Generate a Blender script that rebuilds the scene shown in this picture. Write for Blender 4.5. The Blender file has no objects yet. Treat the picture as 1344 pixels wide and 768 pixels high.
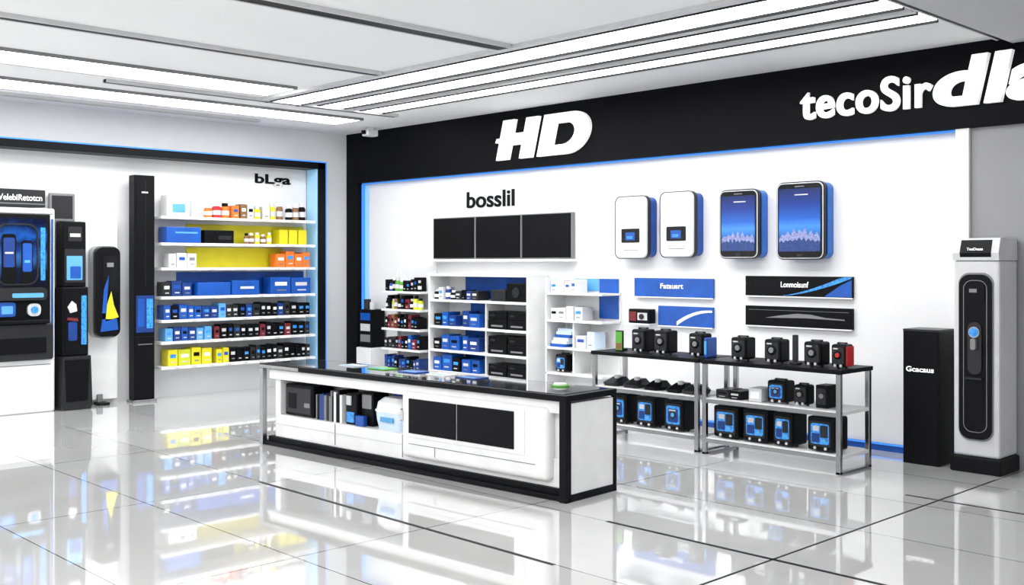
import bpy, bmesh, math, random
from mathutils import Vector, Matrix
R = random.Random(7)
sc = bpy.context.scene
H = 3.556

# ---------------------------------------------------------------- materials
def mk(name, col, rough=0.5, metal=0.0, emis=None, es=0.0, var=0.04, nscale=6.0, coat=0.0, bump=0.0, spec=.5):
    m = bpy.data.materials.new(name); m.use_nodes = True
    nt = m.node_tree; b = nt.nodes['Principled BSDF']
    b.inputs['Roughness'].default_value = rough
    b.inputs['Metallic'].default_value = metal
    b.inputs['Coat Weight'].default_value = coat
    b.inputs['Specular IOR Level'].default_value = spec
    n = nt.nodes.new('ShaderNodeTexNoise'); n.inputs['Scale'].default_value = nscale
    tc = nt.nodes.new('ShaderNodeTexCoord'); nt.links.new(tc.outputs['Object'], n.inputs['Vector'])
    r = nt.nodes.new('ShaderNodeValToRGB')
    r.color_ramp.elements[0].position = 0.3; r.color_ramp.elements[1].position = 0.7
    r.color_ramp.elements[0].color = tuple(c*(1-var) for c in col)+(1,)
    r.color_ramp.elements[1].color = tuple(min(1, c*(1+var)) for c in col)+(1,)
    nt.links.new(n.outputs['Fac'], r.inputs['Fac']); nt.links.new(r.outputs['Color'], b.inputs['Base Color'])
    if bump:
        bp = nt.nodes.new('ShaderNodeBump'); bp.inputs['Strength'].default_value = bump
        nt.links.new(n.outputs['Fac'], bp.inputs['Height']); nt.links.new(bp.outputs['Normal'], b.inputs['Normal'])
    if emis:
        b.inputs['Emission Color'].default_value = emis+(1,); b.inputs['Emission Strength'].default_value = es
    return m

WHITE = mk('white_lacquer', (.80,.80,.80), .3)
WHITED = mk('white_device_shell', (.66,.67,.69), .25)
WALL = mk('white_wall_paint', (.77,.77,.775), .6, var=.01)
CEIL = mk('ceiling_paint', (.82,.82,.82), .7, var=.015, nscale=1)
CEILG = mk('ceiling_paint_grey', (.5,.5,.51), .7, var=.02)
GREYW = mk('grey_wall_paint', (.28,.28,.29), .6, var=.03, nscale=1.5)
BLACK = mk('black_satin', (.004,.004,.005), .4, spec=.12)
FASC = mk('black_fascia', (.003,.003,.004), .5, var=.1, spec=.07)
BGLOSS = mk('black_gloss', (.003,.003,.004), .08, spec=.3)
DGREY = mk('dark_grey_plastic', (.018,.018,.02), .35, spec=.3)
MGREY = mk('mid_grey', (.20,.20,.21), .4)
LGREY = mk('light_grey', (.58,.58,.59), .35)
CHROME = mk('brushed_steel', (.40,.40,.41), .25, 1.0)
BLUE = mk('product_blue', (.004,.075,.38), .35, var=.15)
BRBLUE = mk('bright_blue_shell', (.01,.15,.58), .3, var=.1)
BLUE2 = mk('deep_blue', (.004,.035,.20), .35, var=.2)
LBLUE = mk('sky_blue', (.10,.36,.68), .4)
CYAN = mk('cyan_display', (.03,.22,.6), .3, emis=(.04,.30,.85), es=.25, var=.6, nscale=40)
YEL = mk('product_yellow', (.70,.62,.01), .45)
LIME = mk('lime_pack', (.55,.60,.02), .45)
ORG = mk('product_orange', (.75,.17,.015), .45)
RED = mk('product_red', (.50,.015,.02), .4)
MAR = mk('maroon_pack', (.16,.012,.02), .4)
BROWN = mk('amber_jar', (.22,.11,.04), .3)
GREEN = mk('green_pack', (.10,.36,.04), .4)
GLASSB = mk('smoked_glass', (.02,.025,.03), .04, coat=.6)
CLEAR = mk('frosted_plastic', (.62,.75,.88), .2)
LED = mk('ceiling_light_diffuser', (1,1,1), .5, emis=(1,1,1), es=11.0, var=0)
LED2 = mk('ceiling_light_soft', (1,1,1), .5, emis=(1,1,1), es=9.0, var=0)
BLED = mk('blue_led_strip', (.03,.2,.8), .5, emis=(.05,.30,.9), es=.6, var=0)
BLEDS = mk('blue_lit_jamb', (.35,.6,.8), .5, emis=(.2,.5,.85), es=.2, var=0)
SIGNW = mk('white_sign_acrylic', (.95,.95,.95), .3, emis=(1,1,1), es=.5, var=0)
MOUNT = mk('screen_mountain', (.18,.20,.38), .2, emis=(.22,.25,.48), es=.3, var=.6, nscale=60)
CITY = mk('screen_foreground', (.01,.03,.12), .2, emis=(.02,.06,.25), es=.4, var=.8, nscale=90)

def ramp_screen(name, stops, es, nz=.1, nscale=4, rough=.1):
    m = bpy.data.materials.new(name); m.use_nodes = True
    nt = m.node_tree; b = nt.nodes['Principled BSDF']; b.inputs['Roughness'].default_value = rough
    tc = nt.nodes.new('ShaderNodeTexCoord'); sp = nt.nodes.new('ShaderNodeSeparateXYZ')
    nt.links.new(tc.outputs['Generated'], sp.inputs[0])
    n = nt.nodes.new('ShaderNodeTexNoise'); n.inputs['Scale'].default_value = nscale; n.inputs['Detail'].default_value = 6
    nt.links.new(tc.outputs['Generated'], n.inputs['Vector'])
    ma = nt.nodes.new('ShaderNodeMath'); ma.operation = 'MULTIPLY_ADD'
    nt.links.new(n.outputs['Fac'], ma.inputs[0]); ma.inputs[1].default_value = nz
    nt.links.new(sp.outputs['Z'], ma.inputs[2])
    sb = nt.nodes.new('ShaderNodeMath'); sb.operation = 'SUBTRACT'; sb.inputs[1].default_value = nz*.5
    nt.links.new(ma.outputs[0], sb.inputs[0])
    r = nt.nodes.new('ShaderNodeValToRGB'); cr = r.color_ramp
    cr.elements[0].position = stops[0][0]; cr.elements[0].color = stops[0][1]+(1,)
    cr.elements[1].position = stops[-1][0]; cr.elements[1].color = stops[-1][1]+(1,)
    for p, c in stops[1:-1]:
        e = cr.elements.new(p); e.color = c+(1,)
    nt.links.new(sb.outputs[0], r.inputs['Fac'])
    nt.links.new(r.outputs['Color'], b.inputs['Base Color']); nt.links.new(r.outputs['Color'], b.inputs['Emission Color'])
    b.inputs['Emission Strength'].default_value = es
    return m
PHONE = ramp_screen('phone_screen_landscape', [(0,(.002,.01,.08)),(.2,(.004,.04,.24)),(.30,(.02,.14,.45)),(.40,(.04,.20,.6)),(.52,(.01,.09,.42)),(.75,(.003,.03,.22)),(1,(.001,.01,.08))], .2, .06, 3)
VSCR = ramp_screen('vending_graphic', [(0,(.001,.002,.01)),(.2,(.002,.006,.03)),(.42,(.02,.09,.26)),(.5,(.003,.03,.18)),(.62,(.002,.01,.05)),(.75,(.006,.07,.32)),(.9,(.002,.01,.05)),(1,(.001,.003,.02))], .15, .6, 3)

# floor tiles
FLOOR = bpy.data.materials.new('polished_floor_tiles'); FLOOR.use_nodes = True
nt = FLOOR.node_tree; b = nt.nodes['Principled BSDF']
tc = nt.nodes.new('ShaderNodeTexCoord'); mp = nt.nodes.new('ShaderNodeMapping')
mp.inputs['Location'].default_value = (-1.64+19.4, -.08+19.4, 0)
nt.links.new(tc.outputs['Object'], mp.inputs[0])
br = nt.nodes.new('ShaderNodeTexBrick'); br.offset = 0; br.squash = 1
for k, v in (('Scale',1),('Mortar Size',.0045),('Mortar Smooth',.1),('Brick Width',1.94),('Row Height',.97)):
    br.inputs[k].default_value = v
br.inputs['Color1'].default_value = (.58,.58,.575,1); br.inputs['Color2'].default_value = (.66,.66,.655,1)
br.inputs['Mortar'].default_value = (.10,.10,.10,1)
nt.links.new(mp.outputs[0], br.inputs['Vector'])
no = nt.nodes.new('ShaderNodeTexNoise'); no.inputs['Scale'].default_value = 1.3; no.inputs['Detail'].default_value = 5
nt.links.new(tc.outputs['Object'], no.inputs['Vector'])
mx = nt.nodes.new('ShaderNodeMix'); mx.data_type = 'RGBA'; mx.blend_type = 'MULTIPLY'; mx.inputs[0].default_value = .25
nt.links.new(br.outputs['Color'], mx.inputs[6]); nt.links.new(no.outputs['Fac'], mx.inputs[7])
nt.links.new(mx.outputs[2], b.inputs['Base Color'])
b.inputs['Roughness'].default_value = .04; b.inputs['IOR'].default_value = 1.65
b.inputs['Coat Weight'].default_value = .7; b.inputs['Coat Roughness'].default_value = .02
bp = nt.nodes.new('ShaderNodeBump'); bp.inputs['Strength'].default_value = .02; bp.inputs['Distance'].default_value = .02
nt.links.new(no.outputs['Fac'], bp.inputs['Height']); nt.links.new(bp.outputs['Normal'], b.inputs['Normal'])

# ---------------------------------------------------------------- mesh builder
FR = {'B': lambda u,d,z: (u,-d,z),      # back wall: u = metres from the corner, d = metres off the wall
      'L': lambda u,d,z: (d,-u,z),      # left wall: u = metres from the corner, d = metres off the wall
      'W': lambda x,y,z: (x,y,z)}
def rrect(u0,u1,v0,v1,r,n=6):
    r = min(r,(u1-u0)/2-1e-4,(v1-v0)/2-1e-4); p=[]
    for cu,cv,a in ((u1-r,v1-r,0),(u0+r,v1-r,90),(u0+r,v0+r,180),(u1-r,v0+r,270)):
        for i in range(n+1):
            t=math.radians(a+90*i/n); p.append((cu+r*math.cos(t),cv+r*math.sin(t)))
    return p
class MB:
    def __init__(s, fr='B'):
        s.bm=bmesh.new(); s.mats=[]; s.f=FR[fr]; s.bm.faces.layers.int.new('done')
    def _tag(s,mat):
        if mat not in s.mats: s.mats.append(mat)
        i=s.mats.index(mat); L=s.bm.faces.layers.int['done']
        for f in s.bm.faces:
            if f[L]==0: f.material_index=i; f[L]=1
    def box(s,u0,u1,d0,d1,z0,z1,mat,bev=0,seg=2):
        P=[s.bm.verts.new(s.f(u,d,z)) for z in (z0,z1) for d in (d0,d1) for u in (u0,u1)]
        fs=[s.bm.faces.new([P[i] for i in q]) for q in ((0,1,3,2),(4,6,7,5),(0,4,5,1),(2,3,7,6),(0,2,6,4),(1,5,7,3))]
        if bev:
            bmesh.ops.recalc_face_normals(s.bm, faces=fs)
            es=list({e for f in fs for e in f.edges})
            bmesh.ops.bevel(s.bm,geom=es,offset=bev,segments=seg,affect='EDGES',profile=.5,clamp_overlap=True)
        s._tag(mat)
    def loft(s,rings,mat,closed=True):
        V=[[s.bm.verts.new(s.f(*p)) for p in r] for r in rings]; n=len(V[0])
        for a,c in zip(V,V[1:]):
            for i in range(n): s.bm.faces.new([a[i],a[(i+1)%n],c[(i+1)%n],c[i]])
        if closed: s.bm.faces.new(V[0][::-1]); s.bm.faces.new(V[-1])
        s._tag(mat)
    def prism(s,pts,a,c,mat,plane='uz'):
        if plane=='uz': r=[[(u,a,v) for u,v in pts],[(u,c,v) for u,v in pts]]
        elif plane=='ud': r=[[(u,v,a) for u,v in pts],[(u,v,c) for u,v in pts]]
        else: r=[[(a,u,v) for u,v in pts],[(c,u,v) for u,v in pts]]
        s.loft(r,mat)
    def slab(s,u0,u1,z0,z1,d0,d1,r,mat): s.prism(rrect(u0,u1,z0,z1,r),d0,d1,mat)
    def cyl(s,u,d,z,r,h,mat,axis='z',n=18,r2=None):
        r2=r if r2 is None else r2
        A=[(math.cos(2*math.pi*i/n),math.sin(2*math.pi*i/n)) for i in range(n)]
        if axis=='z': rr=[[(u+r*a,d+r*b_,z) for a,b_ in A],[(u+r2*a,d+r2*b_,z+h) for a,b_ in A]]
        else: rr=[[(u+r*a,d,z+r*b_) for a,b_ in A],[(u+r2*a,d+h,z+r2*b_) for a,b_ in A]]
        s.loft(rr,mat)
    def ring(s,outer,inner,d0,d1,mat):
        n=len(outer)
        V=[[s.bm.verts.new(s.f(p[0],d,p[1])) for p in P] for P,d in ((outer,d0),(outer,d1),(inner,d1),(inner,d0))]
        for k in range(4):
            a,c=V[k],V[(k+1)%4]
            for i in range(n): s.bm.faces.new([a[i],a[(i+1)%n],c[(i+1)%n],c[i]])
        s._tag(mat)
    def obj(s,name,parent=None,loc=None,rot=0):
        bmesh.ops.recalc_face_normals(s.bm, faces=s.bm.faces[:])
        if loc is None and parent is None:
            xs=[v.co for v in s.bm.verts]
            c=Vector(((min(v.x for v in xs)+max(v.x for v in xs))/2,(min(v.y for v in xs)+max(v.y for v in xs))/2,min(v.z for v in xs)))
            bmesh.ops.translate(s.bm,verts=s.bm.verts[:],vec=-c); loc=c
        me=bpy.data.meshes.new(name); s.bm.to_mesh(me); s.bm.free()
        for m in s.mats: me.materials.append(m)
        o=bpy.data.objects.new(name,me); sc.collection.objects.link(o)
        if loc is not None: o.location=loc
        o.rotation_euler[2]=rot
        if parent:
            o.parent=parent; o.matrix_parent_inverse=Matrix.Translation(-Vector(parent.location)) if rot==0 else Matrix()
        return o
def text(name,body,wall,u,d,z,w,h,mat,parent=None,bold=.0,shear=0,ext=.004,spacing=1.0):
    cu=bpy.data.curves.new(name,'FONT'); cu.body=body; cu.extrude=ext; cu.offset=bold; cu.shear=shear; cu.space_character=spacing
    cu.materials.append(mat)
    o=bpy.data.objects.new(name,cu); sc.collection.objects.link(o)
    bpy.context.view_layer.update()
    dx,dy=o.dimensions.x,o.dimensions.y
    bb=o.bound_box; mnx=min(p[0] for p in bb); mny=min(p[1] for p in bb)
    sx,sy=w/dx,h/dy
    o.scale=(sx,sy,1)
    if wall=='B':
        o.rotation_euler=(math.pi/2,0,0); o.location=(u-mnx*sx,-d,z-mny*sy)
    else:
        o.rotation_euler=(math.pi/2,0,math.pi/2); o.location=(d,-u-mnx*sx,z-mny*sy)
    if parent:
        o.parent=parent; o.matrix_parent_inverse=Matrix.Translation(-Vector(parent.location))
    return o

# ---------------------------------------------------------------- shell
m=MB('W'); m.box(-.2,16,-13,.2,-.1,0,FLOOR); m.obj('floor',loc=(0,0,0))
m=MB('W'); m.box(-.2,16,-13,.2,H,H+.1,CEIL); m.obj('ceiling',loc=(0,0,0))
m=MB('W'); m.box(0,16,0,.2,0,H,WALL); m.obj('wall_back')
m=MB('W'); m.box(-.2,0,-13,.2,0,H,WALL); m.obj('wall_left')
m=MB('W'); m.box(8.98,16,-.06,-.0,0,2.84,GREYW); m.obj('wall_grey_panel')
m=MB('B'); m.box(0,16,0,.12,2.84,H,FASC,.004); m.box(0,.27,0,.12,0,2.84,FASC,.004); m.obj('fascia_panel')
m=MB('B'); m.box(.3,8.85,.03,.06,2.82,2.838,BLED); m.obj('led_strip')
m=MB('B'); m.box(.275,.295,.002,.05,.9,2.82,BLED); m.box(.31,.40,.002,.012,.5,2.80,BLEDS); m.obj('led_strip')
m=MB('B'); m.box(.27,8.97,0,.02,.0,.07,BLUE); m.box(.27,8.97,.02,.03,.055,.07,BLED); m.obj('baseboard_back')
m=MB('B'); m.box(8.86,8.975,0,.10,0,2.84,WHITE,.004); m.obj('trim_1')
m=MB('L'); m.box(0,.62,0,.015,0,.08,WHITE); m.obj('baseboard_left')

# ceiling lights and slots (built where they stand)
for y0,y1,x0,x1 in ((-2.70,-2.32,2.1,9.2),(-2.12,-1.78,2.3,9.2),(-1.52,-1.22,2.3,9.2)):
    m=MB('W'); m.box(x0,x1,y0,y1,H-.02,H,LED)
    m.box(x0,x1,y0-.035,y0,H-.035,H,BLACK); m.box(x0,x1,y1,y1+.03,H-.035,H,BLACK)
    m.box(x0,x1,y0-.13,y0-.045,H-.03,H,LGREY)
    m.obj('added_reflection_strip')
for x0,x1,y0,y1 in ((2.50,3.10,-12.5,-2.95),(1.0,1.6,-12.5,-1.0)):
    m=MB('W'); m.box(x0,x1,y0,y1,H-.02,H,LED2)
    m.box(x0-.03,x0,y0,y1,H-.03,H,MGREY); m.box(x1,x1+.03,y0,y1,H-.03,H,MGREY); m.obj('added_reflection_strip')
for x0,x1,y0,y1 in ((8.2,8.5,-12,-5.5),(11.5,11.9,-12,-1)):  # extra glowing strips out of view, added to give reflections
    m=MB('W'); m.box(x0,x1,y0,y1,H-.02,H,LED2); m.obj('added_reflection_strip')
def slot(x0,x1,y0,y1):
    m=MB('W'); m.box(x0,x1,y0,y1,H-.03,H,BLACK)
    if y1-y0>x1-x0:
        m.box(x0-.02,x0,y0,y1,H-.035,H,LGREY); m.box(x1,x1+.02,y0,y1,H-.035,H,LGREY)
    m.obj('ceiling_track')
slot(4.36,4.44,-12.5,-2.85); slot(6.10,6.24,-12.5,-2.85); slot(2.13,2.2,-4.6,-.9); slot(.55,.6,-9,-1.9)
slot(9.26,9.32,-12,-.2)
m=MB('W'); m.box(9.34,14,-12,-.13,H-.06,H,CEILG,.004); m.obj('ceiling_bulkhead')
m=MB('W'); m.cyl(.9,-.35,H-.03,.05,.03,WHITE); m.box(.83,.97,-.45,-.27,H-.12,H-.03,WHITE,.015); m.cyl(.9,-.47,H-.095,.03,.05,BLACK); m.obj('security_camera')

# dark inlays on the floor
m=MB('W')
m.box(5.45,8.6,-4.795,-4.765,0,.0015,BLACK); m.box(8.15,13,-3.815,-3.785,0,.0015,BLACK)
m.box(9.15,14,-1.64,-1.615,0,.0015,BLACK); m.box(9.39,9.405,-8,-.6,0,.0015,BLACK); m.obj('floor_inlay')

# ---------------------------------------------------------------- signage on the back wall
m=MB('B'); sh=.27; ox,oz=3.22,2.955; hh=.48
def S(pts): return [(ox+u+sh*v, oz+v) for u,v in pts]
H1,H2,H3,H4=0,.205,.40,.605
m.prism(S([(H1,0),(H2,0),(H2,.17),(H3,.17),(H3,0),(H4,0),(H4,hh),(H3,hh),(H3,.31),(H2,.31),(H2,hh),(H1,hh)]),.12,.17,SIGNW)
m.prism(S([(-.07,.215),(-.005,.215),(-.005,.265),(-.06,.265)]),.12,.17,SIGNW)
def dshape(u0,u1,v0,v1,r,n=12):
    p=[(u0,v0),(u0,(v0+v1)/2),(u0,v1)]
    for i in range(n+1):
        t=math.pi/2-math.pi/2*i/n; p.append((u1-r+r*math.cos(t),(v0+v1)/2+(v1-v0)/2*math.sin(t)))
    for i in range(1,n+1):
        t=-math.pi/2*i/n; p.append((u1-r+r*math.cos(t),(v0+v1)/2+(v1-v0)/2*math.sin(t)))
    return p
m.ring(S(dshape(.70,1.46,0,hh,.30)),S(dshape(.915,1.24,.115,hh-.115,.16)),.12,.17,SIGNW)
m.obj('store_logo_sign')
e=bpy.data.objects.new('store_name_sign',None); e.location=(7.4,-.13,3.05); sc.collection.objects.link(e)
text('letters_small','tecoSir','B',7.41,.14,3.045,1.27,.31,SIGNW,e,bold=.02,ext=.02,spacing=1.08)
text('letters_large','dla','B',8.70,.15,3.02,1.0,.42,SIGNW,e,bold=.035,shear=.15,ext=.03,spacing=1.03)
text('wall_lettering','bosslil','B',2.50,.008,2.40,.88,.21,BLACK,None,bold=.02)
text('wall_lettering','bLga','L',1.62,.008,2.74,.56,.17,BLACK,None,bold=.03)

# triple screens
m=MB('B')
m.box(1.86,4.42,.002,.16,1.715,1.745,WHITE,.004)
for i in range(3):
    a=1.89+i*.835
    m.box(a,a+.825,.002,.06,1.75,2.29,MGREY,.006); m.box(a+.012,a+.813,.06,.064,1.762,2.278,BLACK); m.box(a+.03,a+.79,.064,.066,1.79,2.25,BLACK)
m.obj('menu_display_screen')

# wall devices
def jag(u0,u1,zb,za,zt,n):
    p=[(u0,zb)]
    for i in range(n+1):
        env=.45+.55*math.sin(math.pi*i/n)
        p.append((u0+(u1-u0)*i/n, za+(zt-za)*env*(R.uniform(.6,1) if i%2 else R.uniform(.25,.6))))
    return p+[(u1,zb)]
def wdev(name,u0,u1,z0,z1,white):
    m=MB('B'); r=.07
    m.slab(u0+.02,u1+.01,z0+.01,z1-.01,.002,.10,r,BLUE if white else BRBLUE)
    m.slab(u0,u1,z0,z1,.10,.145,r,WHITED if white else BGLOSS)
    m.slab(u0+.01,u1-.01,z0+.01,z1-.01,.145,.155,r-.01,WHITED if white else LGREY)
    if white:
        m.ring(rrect(u0-.007,u1+.007,z0-.007,z1+.007,r+.005),rrect(u0-.001,u1+.001,z0-.001,z1+.001,r),.10,.15,DGREY)
        c=(u0+u1)/2; m.slab(c-.13,c+.12,z0+.17,z0+.32,.155,.160,.012,BGLOSS)
        m.box(c-.07,c+.06,.160,.163,z0+.195,z0+.28,BLUE); m.box(c-.05,c+.03,.163,.165,z0+.21,z0+.24,CYAN)
        m.box(c-.10,c+.10,.155,.157,z0+.085,z0+.092,MGREY)
    else:
        m.slab(u0+.02,u1-.02,z0+.02,z1-.02,.155,.160,r-.02,BGLOSS)
    o=m.obj(name)
    if not white:
        a,c_,zb,zt=u0+.035,u1-.035,z0+.075,z1-.065; hgt=zt-zb
        s_=MB('B'); s_.slab(a,c_,zb,zt,.158,.163,.01,PHONE); s_.obj('screen',o)
        s_=MB('B'); s_.prism(jag(a+.005,c_-.005,zb+.12*hgt,zb+.18*hgt,zb+.42*hgt,14),.163,.164,MOUNT)
        s_.prism(jag(a+.003,c_-.003,zb+.005,zb+.12*hgt,zb+.24*hgt,18),.164,.165,CITY); s_.obj('wallpaper_landscape',o)
        s_=MB('B'); c=(u0+u1)/2; s_.slab(c-.05,c+.05,z1-.05,z1-.042,.158,.163,.003,MGREY); s_.slab(c-.03,c+.03,z0+.03,z0+.055,.158,.163,.01,DGREY)
        s_.box(c-.05,c+.09,.163,.165,z1-.13,z1-.12,LGREY); s_.obj('speaker_slot',o)
    return o
wdev('wall_mounted_terminal',5.12,5.57,1.75,2.42,True)
wdev('wall_mounted_terminal',5.74,6.18,1.76,2.44,True)
wdev('smartphone_display',6.49,6.95,1.74,2.43,False)
wdev('smartphone_display',7.15,7.66,1.73,2.47,False)

def band(u0,u1,z0,z1,kind):
    t=[]; bo=[]
    for i in range(13):
        f=i/12; u=u0+(u1-u0)*f
        if kind=='rise': a=z0+(z1-z0)*(f**1.6)*.95; w=(z1-z0)*.28*f
        elif kind=='fall': a=z0+(z1-z0)*(1-(1-f)**2)*.75; w=(z1-z0)*.22*(1-f*.5)
        t.append((u,min(z1,a+w))); bo.append((u,max(z0,a)))
    return bo+t[::-1]
def panel(u0,u1,z0,z1,base,sw=None,txt=None,kind='rise'):
    m=MB('B'); m.box(u0,u1,.002,.03,z0,z1,base,.003); m.box(u0,u1,.03,.045,z0-.012,z0,WHITE)
    if sw:
        m.prism(band(u0+.35*(u1-u0),u1-.01,z0+.005,z1-.005,kind),.03,.033,sw)
        if base is BLACK: m.prism([(u0+.75*(u1-u0),z0+.005),(u1-.01,z0+.005),(u1-.01,z1-.03),(u0+.9*(u1-u0),z0+.6*(z1-z0))],.03,.032,BLUE)
    o=m.obj('wall_poster')
    if txt: text('lettering',txt,'B',u0+(u1-u0)*.35,.034,z0+(z1-z0)*.45,.30,.055,SIGNW,o,bold=.01,ext=.001)
panel(5.29,6.33,1.335,1.535,BLUE,None,'Fatausrt')
panel(5.62,6.33,1.03,1.24,BLUE,WHITE,None,'fall')
panel(6.72,7.88,1.375,1.57,BLACK,CYAN,'Lonmoisunf')
panel(6.72,7.88,1.08,1.275,BLACK,None,None)
m=MB('B')
m.prism([(6.95,1.16),(7.1,1.185),(7.3,1.21),(7.45,1.205),(7.6,1.18),(7.8,1.17),(7.8,1.16),(7.4,1.17)],.03,.033,MGREY); m.box(6.76,7.84,.03,.033,1.235,1.238,MGREY)
m.obj('poster_print')
m=MB('B'); m.box(5.27,5.60,.002,.16,1.03,1.045,WHITE)
m.box(5.29,5.58,.02,.13,1.045,1.20,BLACK,.01); m.box(5.31,5.40,.13,.135,1.07,1.17,MAR); m.box(5.42,5.55,.13,.135,1.08,1.16,LGREY); m.cyl(5.48,.13,1.12,.03,.02,DGREY,'d')
m.obj('wall_shelf')

# ---------------------------------------------------------------- product helpers
def row(m,u0,u1,d0,d1,z,hr,wr,mats,gap=.01,kind='box'):
    u=u0
    while True:
        w=R.uniform(*wr)
        if u+w>u1: break
        h=R.uniform(*hr); mt=R.choice(mats); dd=d1-R.uniform(0,.02)
        k=kind if kind!='mix' else R.choice(['box','jar'])
        if k=='box':
            m.box(u,u+w,d0,dd,z,z+h,mt,min(.006,w*.1),1)
            lb=R.choice([LGREY,WHITE,CYAN,BLACK,BLUE] if mt not in (WHITE,) else [BLUE,LBLUE,MGREY])
            m.box(u+w*.2,u+w*.8,dd,dd+.002,z+h*.5,z+h*.72,lb); m.box(u+w*.25,u+w*.7,dd,dd+.002,z+h*.2,z+h*.27,R.choice([LGREY,MGREY]))
        elif k=='jar':
            r=min(w/2,(dd-d0)/2); c=u+w/2; dc=dd-r
            m.cyl(c,dc,z,r,h*.68,mt,n=14); m.cyl(c,dc,z+h*.68,r,h*.1,mt,n=14,r2=r*.65); m.cyl(c,dc,z+h*.78,r*.68,h*.22,R.choice([BLACK,WHITE,LGREY]),n=14)
            m.cyl(c,dc,z+h*.2,r*1.03,h*.3,R.choice([WHITE,LGREY]),n=14)
        u+=w+gap
def gadget(m,u,d,z,w,dp,h,scr=CYAN,body=BLACK):
    a,b_=u-w/2,u+w/2; f=d+dp/2
    m.box(a,b_,d-dp/2,f,z+.012,z+h*.93,body,.018,2)
    for uu in (a+.03,b_-.03): m.cyl(uu,d,z,.012,.014,DGREY,n=10)
    m.slab(a+w*.1,b_-w*.1,z+h*.16,z+h*.82,f,f+.006,.02,DGREY)
    if scr is CYAN:
        m.slab(a+w*.16,b_-w*.16,z+h*.22,z+h*.76,f+.006,f+.009,.02,scr)
        v=R.random()
        if v<.5:
            m.slab(a+w*.24,b_-w*.24,z+h*.28,z+h*.68,f+.009,f+.012,.015,BLUE2)
            m.cyl(u,f+.012,z+h*.5,w*.16,.004,DGREY,'d',14); m.cyl(u,f+.016,z+h*.5,w*.09,.003,LBLUE,'d',14)
            m.box(a+w*.3,b_-w*.35,f+.012,f+.014,z+h*.61,z+h*.65,LGREY)
        else:
            m.slab(a+w*.2,u,z+h*.26,z+h*.5,f+.009,f+.012,.01,BLUE2); m.slab(u+w*.02,b_-w*.2,z+h*.4,z+h*.72,f+.009,f+.012,.01,DGREY)
            m.slab(a+w*.24,u-w*.03,z+h*.56,z+h*.70,f+.009,f+.012,.01,LGREY); m.cyl(u+w*.15,f+.009,z+h*.31,w*.07,.004,LBLUE,'d',12)
    else:
        m.cyl(u,f+.006,z+h*.52,w*.26,.008,BGLOSS,'d',16); m.cyl(u,f+.014,z+h*.52,w*.15,.006,scr if scr is RED else MGREY,'d',16)
        m.box(a+w*.2,a+w*.5,f+.006,f+.009,z+h*.74,z+h*.79,LGREY)
    m.cyl(a+w*.3,f,z+h*.11,.012,.008,LGREY,'d',10); m.cyl(b_-w*.3,f,z+h*.11,.012,.008,LGREY,'d',10)
    m.box(a+w*.2,a+w*.27,d-.015,d+.015,z+h*.92,z+h*.98,DGREY); m.box(b_-w*.27,b_-w*.2,d-.015,d+.015,z+h*.92,z+h*.98,DGREY)
    m.box(a+w*.2,b_-w*.2,d-.018,d+.018,z+h*.96,z+h,DGREY,.004,1)

# ---------------------------------------------------------------- left wall display
m=MB('L')
m.box(.68,.80,.002,.30,0,3.09,BLACK,.003); m.box(.68,9,.002,.30,3.0,3.09,BLACK,.003)
m.box(.668,.68,.26,.31,0,3.102,BLED); m.box(.668,9,.26,.31,3.09,3.105,BLED)
m.box(.80,.806,.02,.28,.1,3.0,BLEDS)
m.obj('display_frame')
m=MB('L')
zs=[2.28,1.95,1.64,1.28,.99,.72,.41]
for z in zs:
    m.box(.86,3.10,.0,.32,z-.035,z,WHITE,.003)
    for k in range(9): m.box(.95+k*.24,1.02+k*.24,.32,.322,z-.03,z-.008,LGREY)
m.box(3.10,3.13,0,.06,.38,2.6,WHITE,.003)
m.box(.86,2.62,.0,.02,1.95,2.2,YEL); m.box(1.2,2.62,.0,.02,1.64,1.9,YEL)
m.box(.86,2.75,.0,.02,1.28,1.58,BLUE)
m.obj('wall_shelving')
z=2.28; m=MB('L')
row(m,.95,1.30,.1,.26,z,(.2,.26),(.09,.12),[BLACK,DGREY,BROWN],kind='jar')
row(m,1.32,2.0,.1,.26,z,(.16,.24),(.08,.11),[LBLUE,LGREY,YEL,BROWN],kind='mix')
row(m,2.0,2.5,.1,.26,z,(.16,.22),(.08,.12),[ORG,RED,YEL,RED],kind='mix')
m.box(2.72,3.0,.08,.26,z,z+.27,WHITE,.01); m.box(2.76,2.93,.26,.262,z+.05,z+.16,LBLUE); m.cyl(2.6,.2,z,.05,.2,CLEAR,n=16)
m.obj('assorted_jars')
z=1.95; m=MB('L')
m.box(2.55,3.02,.06,.28,z,z+.2,BLUE,.01); m.box(2.6,2.9,.28,.282,z+.12,z+.14,LBLUE); m.box(2.08,2.5,.06,.27,z,z+.17,BLACK,.01); m.box(2.12,2.3,.27,.272,z+.05,z+.1,DGREY)
row(m,1.5,1.95,.1,.26,z,(.12,.16),(.06,.09),[BROWN,YEL,BROWN],kind='jar'); 
for i in range(3): m.box(.95+i*.15,1.08+i*.15,.06,.24,z,z+.2,YEL,.005)
m.obj('boxed_products')
z=1.64; m=MB('L')
row(m,.92,1.5,.1,.28,z,(.18,.22),(.11,.15),[ORG,ORG,YEL],gap=.006); row(m,2.6,3.05,.1,.27,z,(.14,.2),(.1,.16),[WHITE,LGREY,WHITE])
m.obj('boxed_products')
z=1.28; m=MB('L')
row(m,.92,1.65,.08,.29,z,(.2,.23),(.28,.34),[BLUE,BLUE2],gap=.015); m.box(1.72,2.12,.06,.29,z,z+.19,BLUE,.01); m.box(2.14,2.6,.06,.29,z,z+.17,BLUE,.01)
m.box(1.8,2.0,.29,.292,z+.08,z+.11,WHITE)
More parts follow.
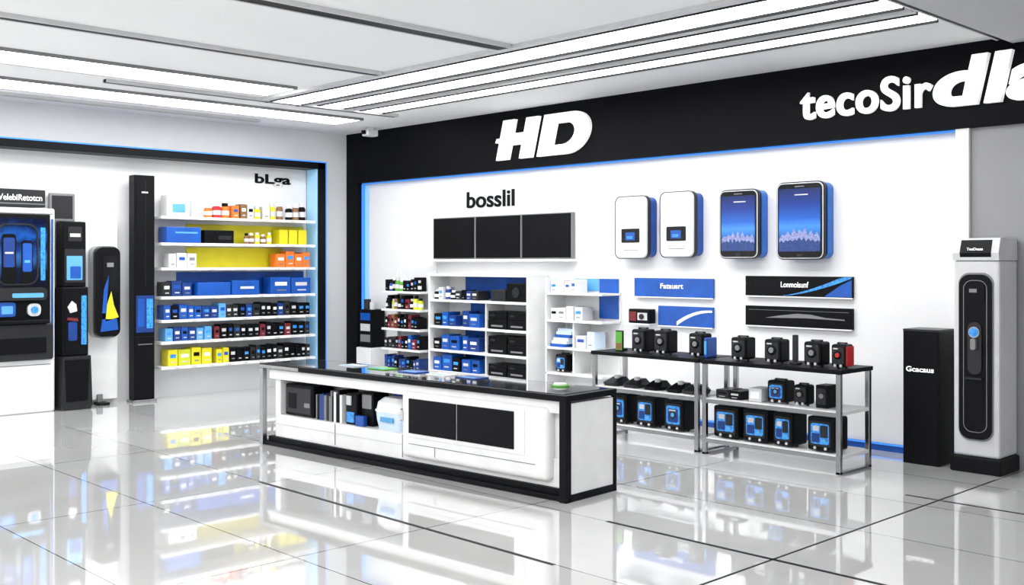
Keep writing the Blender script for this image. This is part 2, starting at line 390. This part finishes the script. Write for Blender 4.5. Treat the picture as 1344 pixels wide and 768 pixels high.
row(m,2.66,3.06,.08,.26,z,(.14,.22),(.08,.14),[DGREY,BLACK,BLACK,BLUE2])
m.obj('boxed_products')
z=.99; m=MB('L'); row(m,.92,2.2,.08,.28,z,(.16,.19),(.075,.11),[BLACK,DGREY,BLUE2,BLACK]); row(m,2.2,3.06,.08,.28,z,(.15,.19),(.075,.11),[BLUE2,BLACK,BLUE,LBLUE]); m.obj('boxed_products')
z=.72; m=MB('L'); row(m,.92,2.4,.08,.28,z,(.16,.19),(.07,.1),[MAR,BLACK,MAR,DGREY,BLACK]); row(m,2.4,3.06,.08,.28,z,(.15,.18),(.08,.11),[BLUE2,BLUE,LBLUE]); m.obj('boxed_products')
z=.41; m=MB('L'); row(m,.92,1.95,.08,.28,z,(.16,.2),(.06,.09),[BLACK,BLACK,DGREY]); row(m,1.95,2.4,.08,.28,z,(.16,.2),(.08,.1),[BLACK,YEL]); row(m,2.4,3.06,.08,.28,z,(.18,.22),(.12,.17),[LIME,YEL]); m.obj('boxed_products')

# tall black tower
m=MB('L')
m.box(3.16,3.46,.12,.32,0,.03,CHROME,.004); m.box(3.18,3.44,.14,.30,.03,2.77,BLACK,.01)
m.box(3.20,3.42,.30,.305,1.40,2.72,BLACK); m.box(3.30,3.304,.305,.308,1.42,2.7,DGREY)
m.box(3.20,3.42,.30,.31,.85,1.30,BLUE2); m.slab(3.21,3.29,.90,1.26,.31,.314,.01,CYAN); m.slab(3.32,3.40,.92,1.26,.31,.314,.01,BLUE)
m.box(3.19,3.43,.30,.312,.05,.80,BLACK,.006); m.box(3.22,3.40,.312,.315,.70,.71,MGREY); m.box(3.27,3.35,.305,.308,2.55,2.57,LGREY)
m.obj('display_tower')
m=MB('L'); m.box(3.56,4.0,.01,.10,.05,2.2,WHITE,.01); m.box(3.72,3.86,.1,.26,0,.03,BLACK,.01); m.box(3.76,3.82,.1,.14,.03,.12,MGREY); m.obj('display_board')
m=MB('L'); m.slab(3.60,3.92,.80,1.90,.10,.24,.09,CHROME); m.slab(3.615,3.905,.82,1.885,.24,.30,.08,BLACK)
m.slab(3.64,3.83,1.0,1.78,.30,.306,.03,BGLOSS); m.prism([(3.64,1.05),(3.80,1.0),(3.78,1.2),(3.73,1.36),(3.70,1.2)],.306,.312,YEL)
m.prism([(3.645,.9),(3.86,.88),(3.84,1.03),(3.66,1.03)],.306,.312,BLUE); m.box(3.70,3.78,.306,.31,1.65,1.70,MGREY); m.prism([(3.79,1.1),(3.84,1.1),(3.82,1.38),(3.76,1.55)],.306,.312,BLUE)
m.obj('wall_mounted_scanner')
# phone kiosk
m=MB('L')
m.prism([(4.0,.05),(4.02,0),(4.34,0),(4.36,.05),(4.34,.62),(4.02,.62)],.10,.42,DGREY); m.prism([(4.06,.1),(4.30,.1),(4.32,.58),(4.04,.58)],.42,.43,BLACK)
m.box(4.03,4.33,.12,.38,.62,1.42,BLACK,.015); m.box(4.05,4.31,.12,.36,1.42,2.18,BLACK,.015); m.box(4.03,4.33,.01,.12,.62,2.18,MGREY,.005)
m.slab(4.06,4.30,1.47,1.86,.36,.37,.02,DGREY); m.slab(4.10,4.28,1.50,1.78,.37,.376,.01,LBLUE); m.slab(4.12,4.24,1.52,1.66,.376,.38,.01,BLUE)
m.slab(4.05,4.31,.68,1.36,.38,.39,.03,BLACK); m.slab(4.06,4.12,.75,1.32,.39,.395,.01,CYAN)
m.prism([(4.17,1.14),(4.25,1.12),(4.28,1.19),(4.23,1.26),(4.18,1.22)],.39,.40,LGREY); m.slab(4.17,4.27,.80,1.02,.39,.40,.02,BLUE2); m.prism([(4.16,1.02),(4.29,1.04),(4.28,1.07),(4.17,1.06)],.40,.41,MAR)
m.slab(4.10,4.26,1.95,2.12,.36,.365,.02,DGREY); m.box(4.12,4.24,.365,.37,2.0,2.04,LGREY)
m.obj('self_service_kiosk')
m=MB('L'); m.box(4.06,4.36,.02,.06,2.19,2.52,MGREY,.01); m.box(4.09,4.33,.06,.064,2.22,2.49,DGREY); m.obj('wall_poster')
# vending machine with a lit display window
m=MB('L')
m.box(4.40,5.25,.01,.34,0,2.32,WHITE,.02); m.box(4.46,5.2,.34,.36,.70,2.25,BLACK,.01)
m.box(4.42,5.22,.34,.365,2.26,2.31,LGREY)
m.box(4.44,5.22,.34,.40,.60,1.02,DGREY,.02); m.box(4.52,5.12,.40,.41,.68,.86,BLACK,.005); m.box(4.50,5.15,.36,.46,1.02,1.06,BLACK,.01)
m.slab(4.58,4.72,1.10,1.24,.36,.40,.05,LGREY); m.cyl(4.65,.40,1.17,.04,.01,CYAN,'d'); m.slab(4.85,5.1,1.10,1.26,.36,.39,.03,BLUE); m.slab(4.88,5.0,1.13,1.22,.39,.395,.01,LBLUE)
m.box(4.43,4.445,.34,.37,.62,2.2,BLUE); m.box(4.45,5.2,.34,.345,.54,.548,MGREY)
m.slab(4.52,5.14,1.28,1.42,.36,.43,.05,DGREY); m.slab(4.56,4.9,1.31,1.36,.43,.434,.015,LBLUE)
o=m.obj('vending_machine')
s_=MB('L'); s_.box(4.50,5.16,.36,.366,1.42,2.2,VSCR); s_.obj('graphic_panel',o)
s_=MB('L'); s_.ring(rrect(4.60,5.05,1.45,2.14,.12),rrect(4.615,5.035,1.465,2.125,.105),.366,.385,DGREY)
s_.slab(4.66,4.78,1.47,1.95,.366,.375,.03,BLACK); s_.slab(4.67,4.77,1.60,1.92,.375,.378,.02,BLUE); s_.slab(4.84,4.99,1.47,2.02,.366,.375,.03,BLACK); s_.slab(4.855,4.975,1.65,1.98,.375,.378,.02,BLUE2)
s_.box(4.69,4.75,.378,.38,1.70,1.73,LBLUE); s_.box(4.87,4.96,.378,.38,1.80,1.82,LGREY); s_.slab(4.52,4.57,1.5,2.1,.366,.37,.01,CYAN); s_.obj('displayed_devices',o)
m=MB('L'); m.box(4.44,5.0,.06,.16,2.34,2.54,DGREY,.008); m.box(4.45,4.99,.16,.163,2.37,2.38,MGREY); o=m.obj('shop_sign'); 
text('lettering','VelebiRetotcn','L',4.96,.163,2.41,.48,.07,SIGNW,o,bold=.01,ext=.001)

# ---------------------------------------------------------------- back-wall shelf units
m=MB('B')
for z in (1.32,1.08,.82,.55,.28): m.box(1.10,1.92,0,.32,z-.03,z,WHITE,.003)
m.box(1.10,1.12,0,.05,.2,1.6,WHITE); m.box(1.90,1.92,0,.05,.2,1.6,WHITE)
m.obj('wall_shelving')
for z,ms in ((1.32,[GREEN,BLACK,BLUE,BLACK,DGREY]),(1.08,[MAR,YEL,LIME,BLACK,BROWN]),(.82,[BLACK,BROWN,BLACK,MAR]),(.55,[BLUE,BLACK,MAR,DGREY]),(.28,[BLUE2,BLACK])):
    m=MB('B'); row(m,1.14,1.9,.12,.30,z,(.13,.19),(.05,.08),ms,kind='mix' if z>1 else 'box'); m.obj('packaged_accessories')
m=MB('B'); m.box(.52,.84,.002,.32,0,.52,WHITE,.01); m.box(.55,.81,.04,.28,.52,1.05,BLACK,.01); m.cyl(.62,.2,1.05,.05,.14,DGREY); m.cyl(.74,.2,1.05,.04,.1,LGREY)
for z in (.6,.75,.9): m.box(.57,.79,.28,.284,z,z+.1,R.choice([LGREY,MGREY,BLUE]))
m.obj('display_pedestal')
m=MB('B'); x0,x1=2.15,3.97
m.box(x0,x0+.03,0,.36,0,1.53,WHITE,.003); m.box(x1-.03,x1,0,.36,0,1.53,WHITE,.003); m.box(x0+.03,x1-.03,0,.02,0,1.53,WHITE)
uz=[.10,.33,.60,.90,1.235]
for z in uz: m.box(x0+.03,x1-.03,.02,.37,z-.03,z,WHITE,.003)
m.box(x0,x1,0,.37,1.53,1.56,WHITE,.003)
m.box(3.20,3.22,.02,.33,0,1.2,WHITE)
m.box(2.5,3.18,.02,.03,.35,.86,BLUE); m.box(2.5,3.9,.02,.03,1.25,1.52,BLUE); m.box(2.6,3.18,.02,.03,.92,1.19,BLUE)
m.obj('shelf_unit')
for z in uz:
    m=MB('B')
    if z==1.235:
        row(m,2.2,3.1,.12,.33,z,(.10,.17),(.07,.12),[BLACK,DGREY,BLACK,LGREY,BLUE2],kind='mix')
        m.box(3.3,3.55,.10,.33,z,z+.14,DGREY,.01); m.box(3.57,3.9,.08,.33,z,z+.22,BLACK,.01); m.cyl(3.74,.33,z+.11,.06,.012,DGREY,'d')
    else:
        row(m,2.22,2.75,.12,.34,z,(.13,.22),(.10,.20),[BLUE,BLUE2,BLACK,BLUE]); row(m,2.76,3.17,.12,.33,z,(.12,.22),(.1,.19),[BLUE2,BLUE,BLUE])
        for k in range(2):
            a=3.26+k*.34; h=.22 if z>.35 else .15
            m.box(a,a+.32,.06,.34,z,z+h*.5,BLACK,.006); m.box(a,a+.32,.06,.335,z+h*.5,z+h*.98,BLACK,.006); m.box(a+.06,a+.26,.34,.343,z+.03,z+.05,MGREY); m.box(a+.04,a+.12,.335,.338,z+h*.7,z+h*.8,DGREY)
    m.obj('boxed_products')
m=MB('B'); x0,x1=4.22,5.08
for z in (.45,.74,1.05,1.36): m.box(x0,x1,0,.33,z-.025,z,WHITE,.003)
m.box(x0,x0+.02,0,.33,0,1.53,WHITE); m.box(4.62,4.64,0,.30,.45,1.03,WHITE); m.box(x0+.02,x1,0,.015,0,1.53,WHITE)
m.box(4.78,5.06,.015,.03,1.07,1.52,BLUE); m.box(4.40,4.76,.015,.025,1.38,1.52,LBLUE); m.obj('shelf_unit')
m=MB('B'); row(m,4.26,4.78,.1,.3,1.36,(.13,.17),(.08,.14),[WHITE,LGREY,CLEAR]); m.obj('boxed_products')
m=MB('B'); row(m,4.26,4.9,.1,.3,1.05,(.12,.16),(.1,.16),[WHITE,WHITE,LGREY,WHITE]); m.obj('boxed_products')
m=MB('B'); 
for k in range(6): m.box(4.27+k*.015,4.5+k*.015,.08,.3-k*.01,.74+k*.035,.74+k*.035+.035,BLUE if k%3==0 else CLEAR)
m.obj('brochure_stack')
m=MB('B'); gadget(m,4.42,.2,.45,.18,.16,.22); m.obj('portable_speaker')
m=MB('B'); row(m,4.66,5.05,.1,.3,.74,(.12,.2),(.1,.16),[LGREY,WHITE,CLEAR]); m.obj('boxed_products')

# ---------------------------------------------------------------- display tables
def table(u0,u1,d0,d1,h,leg,top):
    m=MB('B'); t=.04
    for u in (u0,u1-t):
        for d in (d0,d1-t): m.box(u,u+t,d,d+t,0,h-.035,leg,.003,1)
    m.box(u0-.01,u1+.01,d0-.01,d1+.01,h-.035,h,top,.004); 
    for z in (.15,.50):
        m.box(u0+.005,u1-.005,d0+.005,d1-.005,z-.03,z,WHITE,.003); m.box(u0,u1,d1,d1+.006,z-.04,z-.005,leg)
    for u in (u0,u1-t): m.box(u,u+t,d0,d1,.0,.02,leg)
    m.obj('display_table')
table(5.80,7.06,.80,1.30,.84,CHROME,BLACK)
table(7.12,8.46,.80,1.32,.84,CHROME,BLACK)
def g1(name,*a,**k):
    m=MB('B'); gadget(m,*a,**k); m.obj(name)
for u in (6.28,6.55): g1('portable_speaker',u,1.1,.84,.17,.16,.24,scr=BGLOSS)
m=MB('B'); gadget(m,6.93,1.08,.84,.16,.15,.23,scr=BGLOSS); m.obj('portable_speaker')
m=MB('B'); m.box(7.025,7.06,1.0,1.16,.84,1.02,BLUE,.01); m.box(7.03,7.055,1.16,1.163,.87,.99,LBLUE); m.obj('product_box')
for u in (7.42,7.76,8.14): g1('portable_speaker',u,1.12,.84,.16,.16,.22,scr=BGLOSS)
m=MB('B'); m.box(7.90,7.98,1.08,1.16,.84,.86,DGREY,.005); m.slab(7.92,7.96,.86,1.09,1.11,1.14,.01,DGREY); m.obj('remote_control_stand')
m=MB('B'); gadget(m,8.37,1.12,.84,.13,.14,.21,scr=RED,body=BLACK); m.box(8.434,8.442,1.06,1.18,.86,1.02,RED,.003); m.obj('portable_speaker')
m=MB('B'); m.box(5.98,6.07,1.14,1.16,.84,1.04,BLACK,.003); m.box(5.985,6.065,1.16,1.163,.85,1.03,GREEN); m.box(5.99,6.06,1.163,1.165,.86,.92,BROWN); m.box(6.01,6.04,1.05,1.14,.84,.86,BLACK); m.obj('picture_frame')
for u,w in ((6.10,.21),(6.43,.23),(6.76,.22),(7.33,.26),(7.63,.25),(7.90,.19),(8.25,.24)):
    g1('smart_display_box',u,1.14,.15,w,.24,.31)
# middle shelf goods
m=MB('B')
for u in (5.95,6.2,6.45,6.72,6.9):
    m.loft([[(u+.09*a,1.1+.12*b_,.50) for a,b_ in rrect(-1,1,-1,1,.5)],[(u+.10*a,1.1+.13*b_,.53) for a,b_ in rrect(-1,1,-1,1,.5)],[(u+.05*a,1.06+.06*b_,.58) for a,b_ in rrect(-1,1,-1,1,.5)]],R.choice([BLACK,DGREY]))
    m.cyl(u+.02,1.12,.57,.03,.03,LGREY,n=12)
m.obj('computer_mouse_display')
m=MB('B'); row(m,7.2,7.5,1.0,1.24,.50,(.07,.1),(.1,.14),[BLACK,DGREY,BLACK]); m.obj('boxed_products')
m=MB('B'); m.box(7.55,7.68,1.05,1.24,.50,.62,LGREY,.01); m.box(7.57,7.66,1.24,1.243,.53,.59,WHITE); m.obj('product_box')
g1('smart_display_box',7.80,1.12,.50,.18,.16,.21)
g1('portable_speaker',8.02,1.12,.50,.13,.13,.19,scr=DGREY)
m=MB('B'); m.box(8.16,8.27,1.02,1.18,.50,.69,BLACK,.008); m.slab(8.175,8.255,.53,.66,1.18,1.184,.01,DGREY); m.cyl(8.215,1.184,.6,.02,.006,MGREY,'d'); m.obj('portable_speaker')

# ---------------------------------------------------------------- tall black cabinet + water dispenser
m=MB('B'); m.box(8.55,8.86,.12,.42,0,1.13,BLACK,.006); m.box(8.55,8.86,.12,.425,1.12,1.14,DGREY,.004); m.box(8.56,8.85,.42,.424,.03,1.10,BLACK)
o=m.obj('subwoofer_cabinet'); text('lettering','Gcacaus','B',8.58,.426,.78,.24,.045,SIGNW,o,bold=.02,ext=.001)
m=MB('B'); a,c=8.99,9.36
m.box(a-.02,c+.02,.07,.47,0,.13,BLACK,.015); m.box(a,c,.07,.44,.13,1.72,LGREY,.02)
m.prism([(.07,1.72),(.45,1.72),(.46,1.78),(.42,1.90),(.08,1.90)],a,c,LGREY,'dz')
m.prism([(.449,1.725),(.463,1.78),(.425,1.885),(.42,1.88),(.44,1.78),(.43,1.73)],a+.06,c-.06,BLACK,'dz')
m.slab(a+.045,c-.045,.26,1.62,.44,.448,.09,MGREY); m.slab(a+.055,c-.055,.275,1.605,.448,.46,.085,BLACK)
m.ring(rrect(a+.09,c-.09,.33,1.56,.07),rrect(a+.095,c-.095,.335,1.555,.065),.46,.463,MGREY)
m.slab(a+.11,c-.11,1.38,1.53,.46,.466,.02,BLACK); m.box(a+.14,a+.2,.466,.468,1.46,1.49,MGREY)
m.slab((a+c)/2-.055,(a+c)/2+.055,.80,1.22,.46,.475,.05,DGREY); m.cyl((a+c)/2,.475,1.14,.045,.012,CHROME,'d',24)
m.cyl((a+c)/2,.487,1.14,.036,.008,CYAN,'d',20); m.slab((a+c)/2-.02,(a+c)/2+.02,1.0,1.09,.475,.51,.015,MGREY)
m.slab(a+.12,c-.12,.40,.76,.46,.463,.05,BLACK); m.box(a+.12,c-.12,.46,.50,.76,.775,DGREY)
o=m.obj('water_dispenser'); text('lettering','TeoDessa','B',a+.12,.466,1.80,.13,.022,SIGNW,o,bold=.01,ext=.001)

# ---------------------------------------------------------------- central counter
CL=(3.93,-3.88,0); CR=math.radians(3.9)
def M(): return MB('W')
m=M(); L=3.70; D=.60
m.box(.06,L-.06,.06,D-.04,0,.08,BLACK)
m.box(0,L,.02,.06,0,.035,BLACK,.003)
m.box(L-.065,L,0,.06,0,.715,BLACK,.004); m.box(L-.03,L,D-.03,D,0,.715,BLACK,.003)
m.box(0,.05,0,.05,0,.715,CHROME,.003); m.box(0,.05,D-.05,D,0,.715,CHROME,.003); m.box(0,.05,.05,D-.05,.0,.04,CHROME)
m.box(L-.07,L-.012,.06,D-.03,.05,.70,WHITE,.004); m.box(L-.07,L-.005,.06,D-.03,0,.05,BLACK)
m.box(0,L,0,D,.715,.76,BLACK,.004); m.box(.04,L-.06,.04,D-.04,.76,.764,GLASSB)
m.box(0,.6,-.004,0,.72,.75,CHROME)
m.box(.14,L-.07,.08,D-.06,.08,.29,WHITE,.006); m.box(.10,L-.07,.04,D-.06,.62,.712,WHITE,.006)
m.box(.14,.22,.08,D-.06,.29,.62,WHITE,.004); m.box(1.93,2.03,.08,D-.06,.29,.62,WHITE,.004)
m.box(.22,1.93,.42,.46,.29,.62,WHITE); m.box(2.03,L-.07,.10,D-.06,.29,.62,WHITE)
m.box(1.95,3.52,.015,.12,.12,.665,WHITE,.045,5); m.box(2.00,3.30,.008,.02,.29,.635,WHITE,.005,2)
m.box(2.06,2.60,.0,.01,.325,.605,BLACK,.004); m.box(2.61,3.20,.0,.01,.325,.605,BLACK,.004)
for x in (1.02,1.90): m.box(x,x+.008,.076,.082,.10,.285,MGREY)
m.box(.16,1.93,.076,.082,.20,.205,LGREY); m.box(2.05,3.4,.012,.017,.235,.24,MGREY); m.box(2.35,2.356,.012,.017,.16,.235,MGREY)
m.box(1.90,1.905,.06,.1,.40,.5,MGREY); m.box(1.96,1.985,.006,.02,.42,.50,LGREY)
m.obj('display_counter',loc=CL,rot=CR)
m=M(); m.box(.24,.66,.12,.36,.29,.58,BLACK,.015); m.box(.27,.63,.112,.12,.32,.55,DGREY,.003); m.box(.30,.42,.108,.112,.36,.50,BLACK); m.box(.54,.62,.108,.112,.38,.42,MGREY); m.obj('storage_case',loc=CL,rot=CR)
m=M(); u=.70
while u<1.04:
    w=R.uniform(.015,.035); h=R.uniform(.22,.29); m.box(u,u+w,.12,.34,.29,.29+h,R.choice([BLACK,DGREY,WHITE,BLACK,BLUE2,MGREY])); u+=w+.003
m.obj('magazine_row',loc=CL,rot=CR)
m=M(); m.box(1.12,1.27,.12,.34,.29,.56,BLACK,.01); m.box(1.28,1.44,.16,.34,.29,.58,BLACK,.01); m.slab(1.14,1.24,.31,.40,.112,.12,.01,CYAN); m.box(1.27,1.38,.10,.15,.29,.38,BLUE,.01); m.slab(1.30,1.42,.44,.56,.155,.16,.01,MGREY); m.box(1.14,1.2,.11,.12,.46,.54,LGREY); m.obj('boxed_gadgets',loc=CL,rot=CR)
m=M()
rr=lambda s,z:[(1.68+s*.18*a,.22+s*.11*b_,z) for a,b_ in rrect(-1,1,-1,1,.4)]
m.loft([rr(.85,.29),rr(.95,.36),rr(1,.44)],CLEAR); m.loft([rr(1.04,.44),rr(1.04,.455)],WHITE); m.loft([rr(.98,.455),rr(.9,.52),rr(.6,.56)],WHITE); m.box(1.6,1.76,.098,.108,.36,.40,LBLUE); m.box(1.55,1.72,.30,.36,.455,.60,BLUE); m.obj('storage_basket',loc=CL,rot=CR)
m=M()
m.cyl(3.30,.42,.764,.07,.01,GREEN); m.cyl(3.30,.42,.774,.05,.012,WHITE); m.obj('coaster_stack',loc=CL,rot=CR)
m=M()
for k,x in enumerate((.8,1.2,1.6,1.95,2.3)):
    m.box(x,x+.22,.30,.46,.764,.772,[LGREY,GREEN,BLUE,WHITE,BLUE2][k]); m.box(x+.03,x+.19,.32,.36,.772,.7735,LBLUE)
m.obj('brochure_stack',loc=CL,rot=CR)

# ---------------------------------------------------------------- lights, world, camera
def area(loc,sx,sy,p):  # unseen area lamp, added under the ceiling as fill light
    l=bpy.data.lights.new('added_fill_lamp','AREA'); l.shape='RECTANGLE'; l.size=sx; l.size_y=sy; l.energy=p
    o=bpy.data.objects.new('added_fill_lamp',l); o.location=loc; sc.collection.objects.link(o)
area((10.5,-7.5,H-.08),3,3,170); area((6.5,-9.5,H-.08),3,2,140)
w=bpy.data.worlds.new('world'); sc.world=w; w.use_nodes=True
w.node_tree.nodes['Background'].inputs[0].default_value=(1,1,1,1); w.node_tree.nodes['Background'].inputs[1].default_value=1.15
sc.view_settings.view_transform='Standard'
try: sc.view_settings.look='None'
except Exception: pass
cam=bpy.data.cameras.new('camera'); co=bpy.data.objects.new('camera',cam); sc.collection.objects.link(co)
co.location=(12.72,-9.10,1.70); co.rotation_euler=(math.pi/2,0,math.radians(45.9))
cam.sensor_width=36; cam.lens=37.28; cam.shift_y=-.029
sc.camera=co
